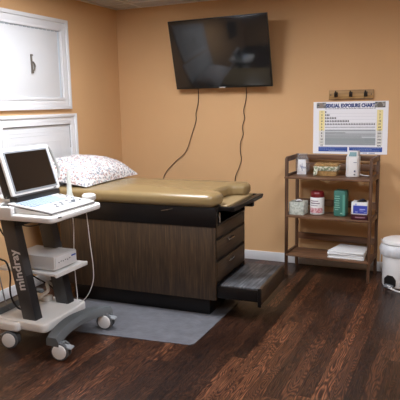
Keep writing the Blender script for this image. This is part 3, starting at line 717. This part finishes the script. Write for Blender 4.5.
gb = thing('green_box', (2.32, -.27, ZM), 'tall green box with pale print on the middle shelf, beside the glove box', 'box')
GM = Matrix.Translation((2.310, -.250, 0)) @ Matrix.Rotation(-.10, 4, 'Z')
MB().box((0, 0, ZM+.1125), (.102, .10, .223), .012, 3).build('carton', mat('teal green', '#3E7568', .42), gb, M=GM)
MB().span((.028, -.052, ZM+.02), (.046, -.0495, ZM+.19)).build('pale_strip', mat('pale green strip', '#5E9C8B', .45), gb, M=GM)
M_pgp = mat('pale green print', '#8DBCA9', .5)
for q, ww in enumerate((.04, .05, .03, .045, .035, .05, .03)): MB().box((-.018+random.uniform(-.004, .004), -.0508, ZM+.175-q*.019), (ww, .001, .005)).build('printed_line', M_pgp, gb, M=GM)
MB().box((.018, -.0508, ZM+.03), (.018, .001, .010)).build('printed_mark', M_pgp, gb, M=GM)

mb_ = thing('maroon_carton', (2.48, -.31, ZM), 'dark maroon carton under the blue and white glove box', 'box')
MB().span((2.419, -.385, ZM+.001), (2.546, -.255, ZM+.045), .002).build('carton', mat('maroon card', '#3F1420', .4), mb_)
MB().span((2.45, -.3865, ZM+.018), (2.53, -.3848, ZM+.026)).build('printed_line', mat('pink print', '#9A7480', .5), mb_)
gl = thing('glove_box', (2.48, -.31, ZM+.046), 'blue and white glove box with oval top opening, stacked on maroon carton', 'glove box')
za, zb_ = ZM+.046, ZM+.145
MB().span((2.419, -.385, za), (2.547, -.255, zb_), .002).build('carton', M_white, gl)
MB().span((2.434, -.3868, za+.008), (2.545, -.3848, za+.074)).build('blue_panel', mat('glove box blue', '#3947A8', .45), gl)
M_pbp = mat('pale blue print', '#A9B4E0', .5)
for (a, b, z, h_) in ((2.448, 2.462, za+.078, .012), (2.485, 2.53, za+.040, .008), (2.485, 2.515, za+.030, .003), (2.45, 2.47, za+.018, .006), (2.52, 2.548, za+.016, .004)): MB().span((a, -.3878, z), (b, -.3866, z+h_)).build('printed_mark', M_pbp, gl)
MB().prism([(2.492+.042*math.cos(a*PI/12), -.312+.048*math.sin(a*PI/12)) for a in range(24)], zb_, zb_+.0012).build('opening', M_blk, gl)
MB().tube([(2.47, -.33, zb_), (2.485, -.325, zb_+.010), (2.505, -.31, zb_+.012), (2.515, -.29, zb_)], .010, 7).build('glove', mat('black glove', '#1C1F2C', .5), gl)

# white folded drapes on bottom shelf: a stack one could count
for q in range(4):
    o = MB()
    dx, dy, a = (.0, .004, -.003, .006)[q], (.0, .004, .001, -.002)[q], (.02, -.02, .03, -.03)[q]
    z = ZB+.0012+q*.0160
    pts = rbox([(2.222, -.370), (2.528, -.385), (2.520, -.12), (2.272, -.10)], .01, 3)
    o.prism([(x+dx, y+dy) for x, y in pts], z, z+.0150, .005, 2, M=Matrix.Translation((2.4, -.26, 0)) @ Matrix.Rotation(a, 4, 'Z') @ Matrix.Translation((-2.4, .26, 0)))
    tag(o.build('paper_drape', mat('white drape', '#DEDFDD', .8, bump=.3, bscale=12)), ('white folded paper drape, bottom of the stack on the lowest shelf', 'white folded paper drape, second from the bottom of its stack', 'white folded paper drape, second from the top of its stack', 'white folded paper drape, topmost of the stack on the lowest shelf')[q], 'paper drape', 'folded paper drapes on the bottom shelf')

# ------------------------------------------------------------------ chart on the wall
ch = thing('wall_chart', (2.32, 0, 1.03), 'white printed chart titled SEXUAL EXPOSURE CHART on the back wall', 'chart')
cx0, cx1, cz0, cz1 = 2.006, 2.642, 1.032, 1.485
CW = cx1-cx0; CH = cz1-cz0
M_cp = mat('chart paper', '#F3F5F9', .35)
MB().span((cx0, -.004, cz0), (cx1, -.0005, cz1)).build('sheet', M_cp, ch, smooth=False)
def P2(u, v): return cx0+u*CW, cz0+v*CH       # u,v 0..1
def patch(mb, u0, v0, u1, v1, d=.0046):
    a = P2(u0, v0); b = P2(u1, v1); mb.span((a[0], -d, a[1]), (b[0], -.0035, b[1])); return mb
M_navy = mat('navy lettering', '#24407F', .5)
text('title', 'SEXUAL EXPOSURE CHART', .042, M_navy, frame((1, 0, 0), (0, 0, 1), (P2(.5, 0)[0], -.0050, P2(0, .920)[1])), ch, width=CW*.66, bold=.0026)
sb = MB(); u = .165
while u < .83:
    l = random.uniform(.012, .035); patch(sb, u, .862, min(u+l, .835), .872); u += l+.008
sb.build('subtitle', mat('grey print', '#5B6270', .6), ch)
M_yel = mat('pale yellow print', '#F3E6A6', .5); M_crm = mat('cream print', '#E3E3DC', .5)
for a in (.080, .855): patch(MB(), a, .45, a+.078, .835).build('yellow_column', M_yel, ch)
for a in (.080, .855): patch(MB(), a, .17, a+.078, .45).build('pale_column', M_crm, ch)
ROW = [.805-.0585*i for i in range(12)]
gl_ = MB()
for i, v in enumerate(ROW): patch(gl_, .165, v-.030, .845, v-.0275, .0044)
gl_.build('row_lines', mat('pale grey rule', '#B8BEC4', .5), ch)
bg = MB()
patch(bg, .165, .17, .845, ROW[9]+.03, .0043); patch(bg, .48, ROW[8]-.03, .845, ROW[8]+.012, .0043) if False else None
bg.build('grey_field', mat('grey print field', '#98A1A3', .6), ch)
patch(MB(), .165, ROW[9]+.03, .845, ROW[6]+.015, .0042).build('pale_field', mat('pale grey print field', '#C9CFD1', .6), ch)
fg = MB()
def person(mb, u, v, s=1.):
    patch(mb, u-.0058*s, v-.015*s, u+.0058*s, v+.009*s, .0052); patch(mb, u-.0035*s, v+.009*s, u+.0035*s, v+.017*s, .0052)
for i, n in enumerate((1, 3, 7, 15, 31)):
    for k in range(n): person(fg, .172+k*.0218+(.004 if k > 2 and i < 4 else 0), ROW[i], 1.15 if i < 4 else 1.05)
fg.build('figure_rows', mat('dark figure print', '#23272F', .6), ch)
fg = MB()
for i, (n, reps) in enumerate(((44, 1), (48, 1))):
    for k in range(n):
        patch(fg, .168+k*.674/n, ROW[5+i]-.008, .168+(k+.6)*.674/n, ROW[5+i]+.010, .005)
fg.build('dash_rows', mat('mid grey dashes', '#6C7479', .6), ch)
fg = MB()
for i, v, un in ((7, ROW[7], .845), (8, ROW[8], .845)):
    for r in range(2):
        for k in range(56):
            if i == 7 and r == 1 and k > 22: break
            if i == 8 and r == 0 and k > 40: break
            patch(fg, .167+k*.678/56, v-.022+r*.024, .167+(k+.8)*.678/56, v-.003+r*.024, .005)
fg.build('dense_dash_rows', mat('pale grey dashes', '#8D9597', .6), ch)
fg = MB()
for v in (ROW[9]+.012, ROW[9]-.01, ROW[10]+.01, ROW[10]-.012, ROW[11]+.01, ROW[11]-.012):
    patch(fg, .165, v, .845 if v < ROW[10] else .70, v+.004, .0050)
fg.build('field_rules', mat('pale field rule', '#B4BBBC', .6), ch)
for i, v in enumerate(ROW):
    text('row_number', str(i+1), .021, M_print, frame((1, 0, 0), (0, 0, 1), (P2(.119, 0)[0], -.0050, P2(0, v)[1])), ch, bold=.0006)
    text('row_total', str(2**(i+1)-1), .017 if i > 8 else .021, M_print, frame((1, 0, 0), (0, 0, 1), (P2(.893, 0)[0], -.0050, P2(0, v)[1])), ch, bold=.0005)
for a, b in ((.078, .475), (.50, .935)): patch(MB(), a, .045, b, .135).build('blue_banner', M_blue, ch)
bb = MB()
for (u0, u1, v) in ((.09, .46, .115), (.09, .30, .085), (.22, .46, .060), (.51, .92, .118), (.55, .80, .090), (.60, .90, .062)):
    u = u0
    while u < u1:
        l = random.uniform(.01, .03); patch(bb, u, v, min(u+l, u1), v+.008, .0055); u += l+.007
bb.build('banner_print', mat('pale banner print', '#9FB0D8', .6), ch)
bb = MB(); patch(bb, .68, .018, .74, .028); patch(bb, .76, .018, .84, .028); bb.build('footer_print', M_navy, ch)
ph1 = speckle_mat('printed photo tones', '#4D545C', '#A9A79F', 55, .4, .6, .5)
for (a, b) in ((.045, .175), (.825, .96)):
    pm = MB(); patch(pm, a, .88, b, .985); o = pm.build('printed_photo', ph1, ch)
    q = MB(); c = (a+b)/2
    x_, z_ = P2(c, .925); q.lathe([(0, 0), (.018, 0), (.018, .0008), (0, .0008)], 16, M=Matrix.Translation((x_, -.0046, z_+.006)) @ Matrix.Rotation(PI/2, 4, 'X')); patch(q, c-.035, .882, c+.035, .915, .0052)
    q.build('portrait', mat('portrait tones', '#8F8377' if a < .5 else '#6E675F', .6), o)

# hook rack
hr = thing('hook_rack', (2.33, 0, 1.54), 'pale wood board with three dark coat hooks above the wall chart', 'hook rack')
MB().span((2.143, -.020, 1.503), (2.517, -.0005, 1.583), .003).build('board', wood('oak board', '#8C6A3A', '#A9824B', '#BC9660', 'X', 5, .5, 40), hr)
MB().span((2.143, -.0215, 1.503), (2.517, -.019, 1.509)).build('lower_edge', mat('dark board edge', '#6E5230', .5), hr)
for hx in (2.205, 2.33, 2.455):
    h = MB(); h.box((hx, -.024, 1.545), (.030, .008, .042), .003)
    h.tube(smoothpath([(hx, -.028, 1.538), (hx, -.050, 1.530), (hx, -.066, 1.542), (hx, -.066, 1.562)], 4), .008, 8)
    h.tube(smoothpath([(hx, -.028, 1.555), (hx, -.045, 1.565), (hx, -.050, 1.575)], 4), .006, 8)
    h.build('hook', mat('dark bronze', '#33291F', .4, metal=.5), hr)
for hx in (2.160, 2.500):
    MB().lathe([(0, 0), (.005, 0), (.005, .002), (0, .003)], 12, M=Matrix.Translation((hx, -.0200, 1.543)) @ Matrix.Rotation(PI/2, 4, 'X')).build('screw', M_print, hr)

# ------------------------------------------------------------------ pedal bin
BX, BY = 2.797, -.335
bn = thing('pedal_bin', (BX, BY, 0), 'white round pedal bin with liner bag beside the bookcase', 'bin')
BM = Matrix.Translation((BX, BY, 0))
MB().lathe([(0, .002), (.120, .002), (.124, .012), (.126, .34), (.122, .35), (0, .35)], 48).build('drum', M_white, bn, M=BM)
MB().lathe([(.124, .348), (.132, .354), (.132, .368), (.126, .380), (.09, .394), (.05, .401), (0, .403)], 48).build('lid', M_white, bn, M=BM)
def wob(t, z):
    f = max(0, (.345-z)/.09); return f*(.035*math.sin(t*2*PI*9+z*40)+.03*math.sin(t*2*PI*17+1)+.02*math.sin(t*2*PI*5))
MB().lathe([(.128, .346), (.134, .343), (.150, .315), (.152, .292), (.142, .262), (.130, .250)], 90, wob=wob).build('liner_bag', mat('thin white bag', '#E6EAEE', .3, alpha=.6, bump=.8, bscale=30), bn, M=BM)
# pedal faces the room
ang = -2.0
PMx = BM @ Matrix.Rotation(ang+PI/2, 4, 'Z')
MB().prism(rbox([(-.05, 0), (.05, 0), (.05, .055), (.022, .085), (-.022, .085), (-.05, .055)], .012), .117, .1275, .002, 2, M=RO @ Matrix.Identity(4)).build('pedal_recess', M_blk, bn, M=PMx @ Matrix.Translation((0, 0, .018)))
MB().hexa([(-.038, -.165, .012), (.038, -.165, .012), (.042, -.11, .012), (-.042, -.11, .012), (-.034, -.165, .022), (.034, -.165, .022), (.038, -.11, .034), (-.038, -.11, .034)], .004).build('pedal', mat('bin pedal grey', '#6A6D70', .4), bn, M=PMx)
# cords by the bin
cord('extension_cable', [(2.62, -.012, .30), (2.618, -.02, .16), (2.62, -.03, .05), (2.65, -.08, .007), (2.72, -.15, .007)], .004, M_wcord, 'thin white cord running down the wall between bookcase and bin', 'cord')
pg = thing('white_plug_cord', (2.72, -.47, 0), 'white cord with a small switch lying on the floor in front of the bin', 'cord')
MB().tube(smoothpath([(2.70, -.44, .008), (2.74, -.475, .008), (2.80, -.525, .007), (2.87, -.555, .007), (2.97, -.56, .007), (3.25, -.54, .007), (3.7, -.40, .007), (4.1, -.16, .007), (4.4, -.05, .007)], 8), .006, 8).build('cord', M_wcord, pg)
MB().tube([(2.705, -.44, .013), (2.715, -.45, .014), (2.75, -.482, .014), (2.77, -.50, .010)], [.008, .013, .013, .007], 10).build('plug', M_white, pg)

# ------------------------------------------------------------------ world and camera
wd = bpy.data.worlds.new('World'); SC.world = wd; wd.use_nodes = True
wd.node_tree.nodes['Background'].inputs[0].default_value = rgb('#C8D0DA'); wd.node_tree.nodes['Background'].inputs[1].default_value = .3
cd = bpy.data.cameras.new('Camera'); cam = bpy.data.objects.new('Camera', cd); COL.objects.link(cam); SC.camera = cam
yaw, pitch, roll, f = 0.42828, -0.16705, -0.02008, 570.358
cy, sy, cp, sp = math.cos(yaw), math.sin(yaw), math.cos(pitch), math.sin(pitch)
fw = Vector((-sy*cp, cy*cp, sp)); r = Vector((cy, sy, 0)); u = r.cross(fw)
c, s = math.cos(roll), math.sin(roll); r2 = c*r+s*u; u2 = -s*r+c*u
M = Matrix.Identity(4)
for i in range(3): M[i][0] = r2[i]; M[i][1] = u2[i]; M[i][2] = -fw[i]; M[i][3] = (3.2000, -5.0778, 1.4904)[i]
cam.matrix_world = M
cd.sensor_fit = 'HORIZONTAL'; cd.sensor_width = 36; cd.lens = 36*f/400; cd.clip_start = .05
SC.view_settings.view_transform = 'Standard'; SC.view_settings.look = 'None'; SC.view_settings.gamma = 1
SC.view_settings.use_curve_mapping = False
SC.view_settings.exposure = .76
